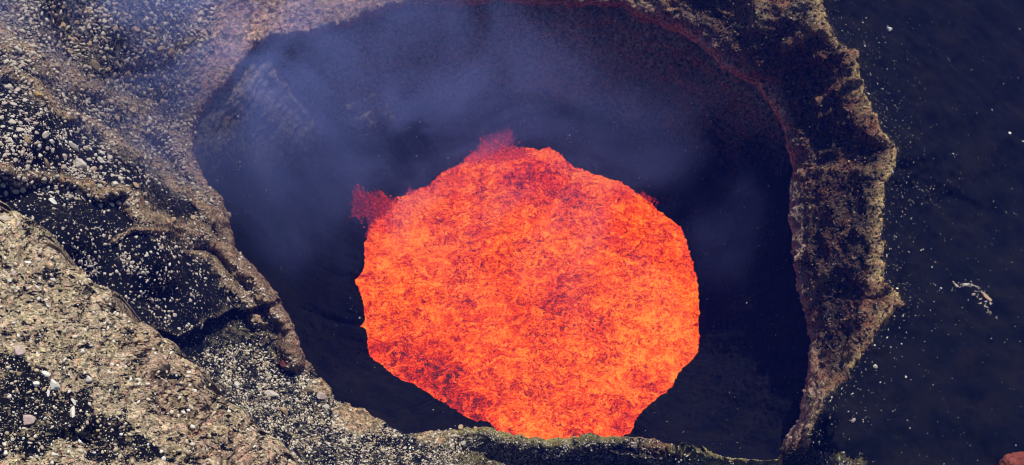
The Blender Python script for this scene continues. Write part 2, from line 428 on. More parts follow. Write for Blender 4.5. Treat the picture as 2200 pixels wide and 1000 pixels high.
# ------------------------------------------------------------------ pit wall down to the lava
NW, NS = 1300, 190
thw = np.linspace(-np.pi, np.pi, NW, endpoint=False)
r1w = polar_loop(RIM, CEN, thw)
ztop = rim_z(thw)
top = at_z(CEN[0] + (r1w + 6) * np.cos(thw), CEN[1] + (r1w + 6) * np.sin(thw), ztop - 3.5)
LC = np.array([1130.0, 640.0])
r0 = polar_loop(LAVA, LC, thw)
tw = np.stack([np.cos(thw), np.sin(thw), 0 * thw], -1)
r0 = r0 + fbm(tw, 14, 3, 0.6) * 5 + fbm(tw, 60, 3, 0.6) * 4 + 6 * sstep(0.2, -0.2, np.sin(thw))
z0 = 0.6 + 15 * sstep(0.15, 0.8, np.sin(thw)) + 3 * sstep(0.2, 0.9, -np.cos(thw))
bot = at_z(LC[0] + r0 * np.cos(thw), LC[1] + r0 * np.sin(thw), z0)
ss = np.linspace(0, 1, NS)
prof = ss ** 1.18
XY = bot[:, None, :2] * (1 - ss[None, :, None]) + top[:, None, :2] * ss[None, :, None]
ZZ = bot[:, None, 2] * (1 - prof[None]) + top[:, None, 2] * prof[None]
Pw = np.concatenate([XY, ZZ[..., None]], -1)
Nw = normals(Pw, True)
fade = sstep(0, 0.06, ss)[None] * sstep(1.0, 0.93, ss)[None]
strat = fbm(Pw * np.array([1, 1, 5.0]), 0.05, 5, 0.62, ridged=True)
flute = fbm(np.stack([np.cos(thw)[:, None] * 60 + 0 * ZZ, np.sin(thw)[:, None] * 60 + 0 * ZZ, ZZ * 0.12], -1), 0.2, 4, 0.55)
dw = (strat * (0.5 + 1.0 * sstep(500, 200, proj(Pw)[1])) + flute * (0.9 + 1.8 * sstep(600, 300, proj(Pw)[1])) + fbm(Pw, 0.35, 4, 0.55, ridged=True, off=8) * 0.8 + fbm(Pw, 1.3, 2, 0.6) * 0.3) * fade
Pw = Pw + Nw * dw[..., None]
out = bot - np.array([at_z(1130, 640, 0.0)]); out[:, 2] = 0; out /= np.linalg.norm(out, axis=1, keepdims=True)
low = bot + out * 3.0; low[:, 2] = -3; mid = bot + out * 0.8; mid[:, 2] = bot[:, 2] * 0.45
Pw = np.concatenate([low[:, None], mid[:, None], Pw], 1)
def extw(a): return np.concatenate([a[:, :1]] * 2 + [a], 1)
uw, vw = proj(Pw[:, 2:])
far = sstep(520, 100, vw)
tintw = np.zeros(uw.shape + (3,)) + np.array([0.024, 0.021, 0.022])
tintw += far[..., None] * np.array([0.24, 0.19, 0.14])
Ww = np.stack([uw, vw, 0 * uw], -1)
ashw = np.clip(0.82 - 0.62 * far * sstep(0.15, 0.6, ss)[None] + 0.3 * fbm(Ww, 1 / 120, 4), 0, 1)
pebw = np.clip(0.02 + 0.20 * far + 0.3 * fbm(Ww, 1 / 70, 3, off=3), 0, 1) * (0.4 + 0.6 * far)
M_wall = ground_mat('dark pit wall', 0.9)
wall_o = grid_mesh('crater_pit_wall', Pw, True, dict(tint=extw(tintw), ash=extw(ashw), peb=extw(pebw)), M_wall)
tag(wall_o, kind='structure')

# ------------------------------------------------------------------ lava lake
NLT, NLR = 760, 230
tl = np.linspace(-np.pi, np.pi, NLT, endpoint=False)
rl = polar_loop(LAVA, LC, tl)
nearl = sstep(0.1, 0.7, np.sin(tl))
tL = np.stack([np.cos(tl), np.sin(tl), 0 * tl], -1)
rl = rl + fbm(tL, 16, 5, 0.75) * 8 + fbm(tL, 90, 2, 0.6) * 4.5 + 22 * nearl + 4 * sstep(0.3, -0.1, np.sin(tl)) * 0
sl = np.sqrt(np.linspace(0.0, 1, NLR)) ** 1.1
Ul = LC[0] + rl[:, None] * np.cos(tl)[:, None] * sl; Vl = LC[1] + rl[:, None] * np.sin(tl)[:, None] * sl
Pl = at_z(Ul, Vl, np.zeros_like(Ul) + 1.2)
hl = fbm(Pl, 0.06, 3, 0.5) * 1.6 + fbm(Pl, 0.3, 4, 0.6, ridged=True) * 0.7 + fbm(Pl, 1.4, 2, 0.6) * 0.3
Pl[..., 2] += hl * 0.9 + 1.2 * (1 - sl ** 2)
crust = np.maximum.reduce([
    soft_poly(Ul, Vl, [(790,735),(850,735),(930,770),(1000,780),(1010,850),(1060,925),(960,880),(850,815)], 26) * 0.75,
    soft_poly(Ul, Vl, [(1060,400),(1120,345),(1200,360),(1240,420),(1200,450),(1100,440)], 30) * 0.40,
    soft_poly(Ul, Vl, [(1020,640),(1150,640),(1260,640),(1350,690),(1250,700),(1120,680)], 26) * 0.30,
    soft_poly(Ul, Vl, [(870,540),(1000,520),(1060,600),(960,640)], 40) * 0.18,
    soft_poly(Ul, Vl, [(1310,860),(1360,860),(1370,935),(1300,940)], 16) * 0.5,
    soft_poly(Ul, Vl, [(960,830),(1040,850),(1040,910),(980,890)], 10) * 0.5])
hot = np.maximum.reduce([
    soft_poly(Ul, Vl, [(800,640),(880,690),(1050,700),(1100,600),(900,560)], 60) * 0.25,
    soft_poly(Ul, Vl, [(1100,625),(1170,625),(1170,655),(1110,655)], 12) * 0.7,
    soft_poly(Ul, Vl, [(1000,850),(1100,900),(1250,935),(1080,930)], 25) * 0.5,
    soft_poly(Ul, Vl, [(1380,640),(1490,640),(1480,760),(1400,800),(1300,830)], 30) * 0.45,
    soft_poly(Ul, Vl, [(1170,322),(1215,345),(1290,382),(1240,385),(1160,345)], 8) * 0.5,
    soft_poly(Ul, Vl, [(820,470),(950,400),(960,440),(840,520)], 20) * 0.35])
ml, nt, b = mat('molten lava'); q = NB(nt)
wrp = q.noise(0.22, 3, 0.6)
vadd = q.n('VectorMath', operation='MULTIPLY_ADD'); q.l(wrp.outputs['Color'], vadd.inputs[0]); vadd.inputs[1].default_value = (6.0, 6.0, 6.0); q.l(q.co(), vadd.inputs[2])
VW = vadd.outputs[0]
mps = q.n('Mapping'); mps.inputs['Rotation'].default_value = (0, 0, R(14)); mps.inputs['Scale'].default_value = (0.75, 1.1, 1.0); q.l(VW, mps.inputs[0])
VS = mps.outputs[0]
big = q.noise(0.055, 4, 0.6, 0.8, VW).outputs[0]
medn = q.noise(0.28, 5, 0.62, 1.4, VS).outputs[0]
fin = q.noise(1.05, 4, 0.66, 1.0, VS).outputs[0]
f = q.math('ADD', q.math('MULTIPLY', q.math('SUBTRACT', big, 0.5), 0.8), q.math('MULTIPLY', q.math('SUBTRACT', medn, 0.5), 1.35))
f = q.math('ADD', f, q.math('MULTIPLY', q.math('SUBTRACT', fin, 0.5), 1.7))
def squiggle(sc, wd, vec, dist):
    n_ = q.noise(sc, 2, 0.5, dist, vec).outputs[0]
    return q.step(q.math('ABSOLUTE', q.math('SUBTRACT', n_, 0.5)), wd, 0.0)
patch = q.step(q.noise(0.11, 3, 0.6).outputs[0], 0.40, 0.60)
sq = q.math('ADD', q.math('MULTIPLY', squiggle(0.6, 0.05, VS, 1.5), 0.40), q.math('MULTIPLY', squiggle(0.30, 0.03, VS, 2.0), 0.22))
f = q.math('SUBTRACT', f, q.math('MULTIPLY', sq, q.math('MULTIPLY_ADD', patch, 0.8, 0.25)))
br = q.math('MULTIPLY', squiggle(0.9, 0.03, q.co(), 1.2), 0.22)
f = q.math('ADD', f, br)
f = q.math('ADD', f, 0.70)
f = q.math('SUBTRACT', f, q.math('MULTIPLY', q.attr('crust'), 0.36))
f = q.math('ADD', f, q.math('MULTIPLY', q.attr('hot'), 0.20))
colr = q.ramp(f, [(0.10, (0.06, 0.004, 0.012)), (0.26, (0.28, 0.005, 0.008)), (0.40, (0.70, 0.014, 0.003)), (0.52, (1.0, 0.030, 0.002)), (0.64, (1.15, 0.080, 0.002)), (0.82, (1.3, 0.165, 0.004)), (1.0, (1.4, 0.34, 0.03))])
b.inputs['Base Color'].default_value = (0.02, 0.015, 0.015, 1)
q.l(colr, b.inputs['Emission Color']); b.inputs['Emission Strength'].default_value = 0.9
lava_o = grid_mesh('lava_lake', Pl, True, dict(crust=crust, hot=hot), ml)
tag(lava_o, kind='structure')

# ------------------------------------------------------------------ foreground slope, bottom left
EDGE = [(-460,330),(-60,445),(0,466),(28,472),(60,508),(100,535),(130,562),(165,590),(195,625),(220,650),(260,690),(290,722),(310,738),(340,770),(370,802),(420,850),(470,890),(520,940),(560,980),(600,1015),(700,1100),(800,1200)]
E = np.array(EDGE, float)
NA, NB_ = 720, 420
L = np.concatenate([[0], np.cumsum(np.hypot(*np.diff(E, axis=0).T))])
ta = np.linspace(0, L[-1], NA)
eu = np.interp(ta, L, E[:, 0]); ev = np.interp(ta, L, E[:, 1])
jt = np.stack([ta / 60, 0 * ta, 0 * ta], -1)
eo = fbm(jt, 0.6, 6, 0.66) * 26 + fbm(jt, 3.2, 4, 0.6, off=9) * 11
b_ = np.linspace(0, 1, NB_)
off = 560 * b_ ** 1.15
dirx, diry = -0.66, 0.75
Ua = eu[:, None] + dirx * (off[None] + eo[:, None] * np.exp(-off[None] / 60)); Va = ev[:, None] + diry * (off[None] + eo[:, None] * np.exp(-off[None] / 60))
tt = (ta / L[-1])[:, None]
Za = 186 + 16 * sstep(0, 500, off)[None] - 6 * tt - 7 * np.exp(-off / 38)[None] + 0 * Ua
Wa = np.stack([Ua, Va, 0 * Ua], -1)
wua = Ua + fbm(Wa, 1 / 70, 4, 0.6) * 24; wva = Va + fbm(Wa, 1 / 70, 4, 0.6, off=22) * 24
crk = 0
for cp in ([(325,865),(375,895),(405,925),(455,950),(500,1000)], [(255,700),(300,770),(350,830),(400,905)], [(200,640),(215,700),(280,790)], [(20,640),(110,690),(190,720)], [(150,760),(260,820),(330,900)], [(400,950),(440,1000)]):
    cd_, _, _ = seg_dist(wua, wva, cp); crk = np.maximum(crk, np.exp(-(cd_ / 5) ** 2))
hole = soft_poly(wua, wva, [(120,935),(170,915),(205,930),(190,960),(150,975),(115,960)], 14)
scar = soft_poly(wua, wva, [(90,570),(125,578),(140,600),(115,625),(85,620),(70,590)], 12)
Za = Za - hole * 3 - scar * 1.3 - crk * 1.1
Pa = at_z(Ua, Va, Za)
Na = normals(Pa, False)
aash = np.maximum.reduce([scar * 0.85, hole * 0.95,
    soft_poly(wua, wva, [(-60,770),(60,790),(140,850),(190,850),(200,900),(130,960),(60,1010),(-60,1010)], 22) * 0.66,
    soft_poly(wua, wva, [(-20,790),(90,800),(140,880),(90,900),(0,870)], 22) * 0.78,
    soft_poly(wua, wva, [(180,890),(260,900),(280,940),(380,980),(380,1010),(160,1010)], 20) * 0.62,
    0.34 + 0 * Ua])
aash = np.clip(aash + 0.06 + fbm(Wa, 1 / 38, 5, 0.65, off=7) * 0.55, 0, 1)
da = fbm(Pa, 0.06, 4, 0.5) * 3.4 + fbm(Pa * np.array([1, .55, 1]), 0.2, 3, 0.5, ridged=True, off=60) * 1.7 + fbm(Pa * np.array([1, 0.6, 1]), 0.35, 4, 0.6, ridged=True, off=3) * 1.25 * (1.2 - aash) + fbm(Pa, 1.3, 3, 0.6, ridged=True, off=9) * 0.36 * (1.2 - aash) + fbm(Pa, 5, 2, 0.6) * 0.07
Pa = Pa + Na * da[..., None]
e0 = Pa[:, :1]
k1 = e0 + np.array([0.5, 0.4, -2.2]); k2 = e0 + np.array([0.8, 0.9, -9.0]); k3 = e0 + np.array([2.0, 2.0, -40.0])
Pa = np.concatenate([k3, k2, k1, Pa], 1)
ta3 = np.zeros(Ua.shape + (3,)) + np.array([0.60, 0.48, 0.35])
pk = soft_poly(wua, wva, [(240,650),(300,720),(420,850),(600,1020),(430,1020),(330,900),(250,760)], 40)[..., None]
ta3 = ta3 * (1 - pk * 0.9) + np.array([0.44, 0.30, 0.22]) * pk * 0.9
yl = np.clip(fbm(Wa, 1 / 60, 3, 0.5, off=77) * 1.6, 0, 1)[..., None]
ta3 = ta3 * (1 - yl * 0.6) + np.array([0.62, 0.52, 0.28]) * yl * 0.6
ea = lambda a: np.concatenate([a[:, :1]] * 3 + [a], 1)
M_near = ground_mat('pale weathered rock', 1.5, 35)
ua_, va_ = proj(Pa)
near_o = grid_mesh('foreground_slope', Pa, False, dict(tint=ea(ta3), ash=ea(aash), peb=ea(np.clip(0.75 * aash + 0.35, 0, 1))), M_near, keep=(va_ < 1180) & (ua_ > -520))
tag(near_o, kind='structure')

# ------------------------------------------------------------------ stones
def ico(sub):
    t = (1 + 5 ** 0.5) / 2
    v = [(-1,t,0),(1,t,0),(-1,-t,0),(1,-t,0),(0,-1,t),(0,1,t),(0,-1,-t),(0,1,-t),(t,0,-1),(t,0,1),(-t,0,-1),(-t,0,1)]
    f = [(0,11,5),(0,5,1),(0,1,7),(0,7,10),(0,10,11),(1,5,9),(5,11,4),(11,10,2),(10,7,6),(7,1,8),(3,9,4),(3,4,2),(3,2,6),(3,6,8),(3,8,9),(4,9,5),(2,4,11),(6,2,10),(8,6,7),(9,8,1)]
    v = [np.array(x, float) / np.linalg.norm(x) for x in v]
    for _ in range(sub):
        mid = {}; nf = []
        def m(a, b):
            k = (min(a, b), max(a, b))
            if k not in mid:
                x = v[a] + v[b]; v.append(x / np.linalg.norm(x)); mid[k] = len(v) - 1
            return mid[k]
        for a, b_, c in f:
            x, y, z = m(a, b_), m(b_, c), m(c, a); nf += [(a, x, z), (b_, y, x), (c, z, y), (x, y, z)]
        f = nf
    return np.array(v), np.array(f)
def rock_shape(seed, sub):
    g = np.random.default_rng(seed); v, f = ico(sub); v = v.copy()
    for _ in range(9):      # chop flat faces
        n = g.normal(size=3); n /= np.linalg.norm(n); dd = g.uniform(0.55, 0.85)
        h = v @ n; m = h > dd; v[m] -= np.outer(h[m] - dd, n)
    v += 0.06 * perlin(v * 2.5 + seed)[:, None] * v
    v *= g.uniform(0.75, 1.15, 3)
    return v, f
def stone_mat(name, stops):
    m, nt, b = mat(name); q = NB(nt)
    oi = q.n('ObjectInfo').outputs['Random']
    c = q.ramp(oi, stops)
    at = q.attr('shade')
    n = q.noise(3.0, 4, 0.7).outputs[0]
    c2 = q.mix(0.7, c, q.ramp(n, [(0.3, (0.55, 0.48, 0.42)), (0.5, (0.95, 0.93, 0.9)), (0.75, (1.1, 1.08, 1.0))]), 'MULTIPLY')
    q.l(c2, b.inputs['Base Color'])
    bp = q.n('Bump'); bp.inputs['Strength'].default_value = 0.6; bp.inputs['Distance'].default_value = 0.2; q.l(n, bp.inputs['Height']); q.l(bp.outputs[0], b.inputs['Normal'])
    return m
M_st = {
 'pale': stone_mat('pale stone', [(0, (0.42, 0.38, 0.33)), (0.4, (0.55, 0.52, 0.46)), (0.7, (0.45, 0.36, 0.29)), (1, (0.6, 0.58, 0.54))]),
 'white': stone_mat('white stone', [(0, (0.62, 0.64, 0.60)), (1, (0.7, 0.7, 0.68))]),
 'pink': stone_mat('pinkish stone', [(0, (0.46, 0.37, 0.35)), (1, (0.5, 0.40, 0.38))]),
 'ochre': stone_mat('ochre stone', [(0, (0.40, 0.27, 0.10)), (1, (0.42, 0.28, 0.12))]),
 'tan': stone_mat('tan stone', [(0, (0.42, 0.31, 0.18)), (1, (0.42, 0.30, 0.19))]),
 'red': stone_mat('red brown stone', [(0, (0.20, 0.055, 0.045)), (1, (0.24, 0.07, 0.055))]),
 'brown': stone_mat('brown stone', [(0, (0.20, 0.16, 0.11)), (1, (0.24, 0.18, 0.12))]),
}
ROCKS = {}
def rock_mesh(k, mname):
    key = (k, mname)
    if key not in ROCKS:
        v, f = rock_shape(100 + k, 2)
        me = bpy.data.meshes.new('stone'); me.from_pydata(v.tolist(), [], f.tolist()); me.materials.append(M_st[mname])
        ROCKS[key] = me
    return ROCKS[key]
from mathutils import Matrix, Quaternion
# surfaces that carry stones
SU, SV = proj(P); SUa, SVa = proj(Pa[:, 3:]); N2 = normals(P, True); Na2 = normals(Pa[:, 3:], False)
SURF = {'far': (P, SU, SV, N2), 'near': (Pa[:, 3:], SUa, SVa, Na2), 'wall': (Pw[:, 2:], uw, vw, Nw)}
def find(surf, u, v):
    PP, a, b, NN = SURF[surf]
    i = np.argmin((a - u) ** 2 + (b - v) ** 2); i = np.unravel_index(i, a.shape)
    return PP[i], NN[i]
def put_stone(p, n, wpx, hpx, ang, mname, k, name='stone'):
    D = np.linalg.norm(p - CAM); m = D / F
    o = bpy.data.objects.new(name, rock_mesh(k, mname)); C.objects.link(o)
    sx, sy = wpx * m / 2 * 1.08, hpx * m / 2 * 1.12
    # stone lies on the slope: local x along the image row, y up the slope
    nv = Vector(n); x = Vector((1, 0, 0)); x = (x - nv * x.dot(nv)).normalized(); y = nv.cross(x)
    M = Matrix((x, y, nv)).transposed().to_4x4() @ Matrix.Rotation(R(ang), 4, 'Z')
    o.matrix_world = Matrix.Translation(Vector(p) + nv * min(sx, sy) * 0.35) @ M @ Matrix.Diagonal((sx, sy, min(sx, sy) * 0.8, 1))
    return o
NAMED = [ # surface, u, v, w, h, angle, material, label
 ('far',58,302,30,15,-5,'tan','long cream wedge-shaped stone with an orange side, on the black ash left'),
 ('far',94,289,15,19,10,'pale','upright grey-tan stone just up and right of the long cream wedge stone'),
 ('far',159,317,26,15,-8,'pale','broad flat cream stone directly above the largest pale stone on the left ash'),
 ('far',170,353,29,24,-30,'pale','largest pale boulder on the black ash of the left slope, five-sided'),
 ('far',100,352,14,26,20,'tan','tall tan triangular stone left of the largest pale boulder'),
 ('far',82,317,18,11,-10,'white','flat whitish stone below the upright grey-tan stone'),
 ('far',136,340,15,14,15,'pink','squat pinkish stone between the flat cream stone and the largest boulder'),
 ('far',42,283,15,13,30,'pale','angular grey stone above the left end of the cream wedge'),
 ('far',26,265,14,14,0,'pale','rounded grey stone alone on ash near the left border'),
 ('far',20,190,24,17,0,'pale','large dull grey boulder at the top edge of the black ash, left border'),
 ('far',36,197,11,15,0,'pink','narrow pinkish boulder leaning beside the dull grey boulder'),
 ('far',84,206,34,15,-38,'ochre','yellow ochre boulder jutting from the bank above the black ash'),
 ('far',110,437,24,16,10,'white','lone bright white stone with a dark back, low on the ash slope'),
 ('far',54,218,10,14,10,'pale','small upright stone below the ochre boulder'),
 ('far',2,255,12,20,0,'pale','pale stone cut off by the left border of the view'),
 ('far',372,475,12,16,10,'tan','tan stone of a pair near the pit edge, the left one'),
 ('far',416,470,12,18,-10,'tan','tan upright stone of a pair near the pit edge, the right one'),
 ('far',247,400,14,14,20,'pale','stone perched on the brown rib halfway down the left slope'),
 ('far',291,400,18,12,0,'tan','wide tan stone on the brown rib halfway down the left slope'),
 ('far',272,159,18,18,0,'tan','round yellowish boulder in the hazy rubble'),
 ('far',365,110,18,22,10,'tan','upright tan boulder, right one of the pair in the hazy rubble'),
 ('far',342,106,22,18,-10,'tan','broad tan boulder, left one of the pair in the hazy rubble'),
 ('far',325,90,18,10,0,'ochre','flat ochre boulder above the tan pair in the hazy rubble'),
 ('far',250,61,14,20,0,'tan','tall tan boulder high in the hazy rubble'),
 ('far',290,65,16,14,0,'tan','round tan boulder high in the hazy rubble'),
 ('far',132,54,22,16,0,'tan','squarish beige block near the top left of the hazy rubble'),
 ('far',320,258,12,10,-20,'white','whitish stone in the middle of the rubble slope'),
 ('far',205,140,16,20,30,'brown','dark brown block half buried in the rubble slope'),
 ('near',42,757,32,25,25,'pink','big smooth pinkish grey boulder in the foreground'),
 ('near',98,804,24,12,-30,'white','flat white stone touching the top of the long white stone'),
 ('near',116,828,18,34,32,'white','long greenish white stone lying aslant in the foreground'),
 ('near',77,826,14,14,0,'white','white stone with brown base left of the long white stone'),
 ('near',105,843,7,16,0,'white','thin white sliver standing below the long white stone'),
 ('near',156,890,12,34,8,'white','tall narrow white stone, upright in the foreground'),
 ('near',158,866,17,9,-20,'white','small flat white stone at the head of the tall narrow one'),
 ('near',59,906,28,24,0,'pink','blocky pinkish boulder low in the foreground'),
 ('near',206,766,11,18,0,'white','pale pointed stone on the crumbly tan foreground rock'),
 ('near',193,816,16,22,30,'white','pale grey stone half sunk in tan foreground rock'),
 ('near',115,981,23,12,-20,'white','white stone at the bottom border, left of the dark hollow'),
 ('near',77,981,12,10,-30,'white','smaller white stone at the bottom border beside a larger white one'),
 ('near',352,986,13,9,30,'white','white chip at the bottom border right of the dark hollow'),
 ('near',106,675,18,18,-20,'white','white stone in the middle of the pale foreground slope'),
 ('near',62,564,22,14,-20,'white','flat white slab above the dark scar on the foreground slope'),
 ('near',30,590,12,14,0,'pink','pinkish stone left of the dark scar on the foreground slope'),
 ('near',114,606,14,11,0,'pale','cream stone on the right side of the dark scar'),
 ('near',298,735,18,18,0,'tan','rounded brown boulder on the very edge of the foreground slope'),
 ('near',12,470,24,12,-10,'pale','pale boulder topping the foreground edge at the left border'),
 ('near',34,484,16,18,20,'pale','grey boulder next down the foreground edge from the left border'),
 ('far',610,885,23,14,0,'tan','orange tan wedge stone among the grey gravel'),
 ('far',688,853,20,17,-15,'pink','pinkish angular stone near the gravel edge of the pit'),
 ('far',612,780,22,20,0,'red','reddish brown lump at the foot of the dark overhang'),
 ('far',665,838,34,22,0,'brown','olive brown boulder at the gravel edge of the pit'),
 ('far',583,850,30,16,10,'pale','pale lumpy boulder left in the grey gravel'),
 ('far',676,945,18,9,20,'tan','tan stone in the lower part of the grey gravel'),
 ('far',988,915,14,20,0,'tan','upright brownish stone on the crest just left of the lava'),
 ('far',1021,922,9,8,0,'tan','small round stone on the crest beside the upright one'),
 ('far',995,953,18,11,-10,'pale','flat pale stone below the upright stone on the crest'),
 ('far',430,702,14,8,0,'pale','cream stone lying on the lip of the dark overhang'),
 ('far',384,708,8,8,0,'pale','round stone at the left end of the overhang lip'),
 ('far',1909,64,13,12,0,'white','lone white stone high on the bare dark slope at upper right'),
 ('far',2167,286,7,6,0,'white','small white stone on the dark slope near the right border'),
 ('far',2198,306,8,4,0,'white','tiny white stone touching the right border'),
 ('far',1881,790,10,10,0,'pale','round grey stone just outside the crest, lower right'),
 ('far',1835,903,12,8,25,'pink','pinkish stone low on the lower right dark slope'),
 ('far',2120,637,8,32,36,'tan','long pale rock slab along the small outcrop on the dark right slope'),
 ('far',2054,616,8,8,20,'pale','pale stone at the left tip of the outcrop on the dark right slope'),
 ('far',2075,613,12,8,0,'pale','pale knob at the top of the outcrop on the dark right slope'),
 ('far',1915,370,8,8,0,'pale','grey stone stuck on the outer side of the right crest'),
 ('wall',790,135,9,8,0,'tan','tan stone stuck on the hazy far pit wall'),
]
used = []
for k, (s_, u, v, w_, h_, an, mn, lab) in enumerate(NAMED):
    p, n = find(s_, u, v)
    big_ = max(w_, h_) >= 20
    o = put_stone(p, n, w_, h_, an, mn, k % 14, 'boulder' if big_ else 'stone')
    tag(o, lab, 'boulder' if big_ else 'stone'); used.append((u, v, max(w_, h_)))
# reddish boulder at the lower right corner, much nearer than the slope behind it
pr = at_z(2192, 996, 200.0)
for j, (du, dv, sz, lab) in enumerate(((2200,1002,80,'large red boulder in the bottom right corner'), (2172,1002,34,'small red brown boulder left of the large red corner boulder'))):
    pr = at_z(du, dv + 8, 200.0 + j)
    v, f = rock_shape(60 + j, 4); v = v * (1 + 0.22 * fbm(v, 2.2, 5, 0.6, ridged=True, off=j)[:, None])
    me = bpy.data.meshes.new('boulder'); me.from_pydata(v.tolist(), [], f.tolist()); me.materials.append(M_st['red'])
    o = bpy.data.objects.new('boulder', me); C.objects.link(o); sc = sz * np.linalg.norm(pr - CAM) / F / 1.6
    o.location = pr; o.scale = (sc, sc, sc * 1.2); tag(o, lab, 'boulder')

LANDMARKS = [(uvl[1], uvl[2], uvl[0], uvl[7]) for uvl in NAMED]
SHORT = {(170,353):'the largest pale boulder',(58,302):'the cream wedge stone',(159,317):'the flat cream stone',(94,289):'the upright grey-tan stone',(110,437):'the lone bright white stone',(84,206):'the ochre boulder',(20,190):'the dull grey boulder',(247,400):'the stone perched on the brown rib',(372,475):'the tan pair near the pit edge',
 (342,106):'the tan boulder pair',(250,61):'the tall tan boulder',(132,54):'the squarish beige block',(272,159):'the round yellowish boulder',(205,140):'the dark half-buried block',(610,885):'the orange tan wedge',(688,853):'the pinkish angular stone',(583,850):'the pale lumpy boulder',(676,945):'the tan gravel stone',(430,702):'the dark overhang',(320,258):'the whitish rubble stone',
 (42,757):'the big smooth pinkish boulder',(116,828):'the long white stone',(156,890):'the tall narrow white stone',(59,906):'the blocky pinkish boulder',(115,981):'the white stone at the bottom border',(106,675):'the white mid-slope stone',(62,564):'the flat white slab',(206,766):'the pale pointed stone',(298,735):'the brown boulder on the edge',(352,986):'the white bottom chip'}
seen_labels = {}; SCAT = []
def stone_label(adj, surf, u, v, sz, lo, hi):
    best = min((( (u - k[0]) ** 2 + (v - k[1]) ** 2, k) for k in SHORT if any(x[0] == k[0] and x[1] == k[1] and x[2] == surf for x in LANDMARKS)), key=lambda t: t[0])
    dist = best[0] ** 0.5; k = best[1]; a_ = math.degrees(math.atan2(-(v - k[1]), u - k[0])) % 360
    dr = ['right of', 'up-right of', 'above', 'up-left of', 'left of', 'down-left of', 'below', 'down-right of'][int((a_ + 22.5) // 45) % 8]
    di = 'just' if dist < 26 else ('somewhat' if dist < 55 else ('well' if dist < 100 else 'far'))
    t_ = (sz - lo) / (hi - lo); sw = 'tiny' if t_ < 0.12 else ('small' if t_ < 0.4 else 'larger')
    lb = f'{sw} {adj} {di} {dr} {SHORT[k]}'
    seen_labels.setdefault(lb, []).append((u, v)); return lb
ZONES = [ # surface, count, size px (min,max), polygon, group, label, material
 ('far',95,(9,18),[(0,215),(60,235),(130,300),(230,330),(300,400),(330,450),(200,440),(90,410),(0,420)],'stones scattered on the black ash of the left slope','pale stone','pale'),
 ('far',35,(6,12),[(100,470),(330,520),(430,640),(350,700),(200,620)],'stones below the brown rib on the left slope','pale stone','pale'),
 ('far',60,(8,16),[(100,10),(420,20),(420,180),(330,300),(220,240),(120,150)],'boulders in the hazy rubble slope','dusty tan stone','tan'),
 ('far',32,(8,15),[(450,830),(660,820),(820,930),(800,990),(480,990)],'stones in the grey gravel by the near pit edge','pale gravel stone','pale'),
 ('near',26,(8,16),[(5,510),(90,545),(250,760),(330,900),(200,880),(10,740)],'stones on the pale foreground slope','half-sunk pale stone','white'),
 ('near',22,(7,13),[(5,800),(200,880),(360,980),(10,990)],'stones in the dark hollows of the foreground','white stone','white'),
]
def scatter_idx(surf, n, wfun):
    PP, a, b, NN = SURF[surf]
    area = np.abs(np.gradient(a, axis=0) * np.gradient(b, axis=1) - np.gradient(a, axis=1) * np.gradient(b, axis=0))
    wt = (area * wfun(a, b)).ravel(); wt[~np.isfinite(wt)] = 0
    return rng.choice(wt.size, n, p=wt / wt.sum())
for surf, cnt, (s0, s1), poly, grp, lab, mn in ZONES:
    ids = scatter_idx(surf, cnt * 6, lambda a, b: in_poly(a, b, poly).astype(float))
    PP, a, b, NN = SURF[surf]; c = 0
    for i in ids:
        u, v = a.ravel()[i], b.ravel()[i]; sz = s0 + (s1 - s0) * rng.random() ** 2.2
        if any((u - x) ** 2 + (v - y) ** 2 < ((sz + z_) * 0.55) ** 2 for x, y, z_ in used): continue
        used.append((u, v, sz)); c += 1
        o = put_stone(PP.reshape(-1, 3)[i], NN.reshape(-1, 3)[i], sz, sz * rng.uniform(0.6, 1.0), rng.uniform(-90, 90), mn, int(rng.integers(14)))
        tag(o, stone_label(lab, surf, u, v, sz, s0, s1), 'stone', grp); SCAT.append((u, o))
        if c >= cnt: break

bylab = {}
for u, o in SCAT: bylab.setdefault(o['label'], []).append((u, o.name, o))
ORD = ['leftmost', 'second from left', 'third from left', 'fourth from left', 'fifth from left', 'sixth from left', 'seventh from left', 'eighth from left']
for lb, lst in bylab.items():
    if len(lst) > 1:
        lst.sort()
        for k, (_, _, o) in enumerate(lst):
            w_ = 'rightmost' if k == len(lst) - 1 else ORD[min(k, 7)]
            o['label'] = f'{w_} {lb}'

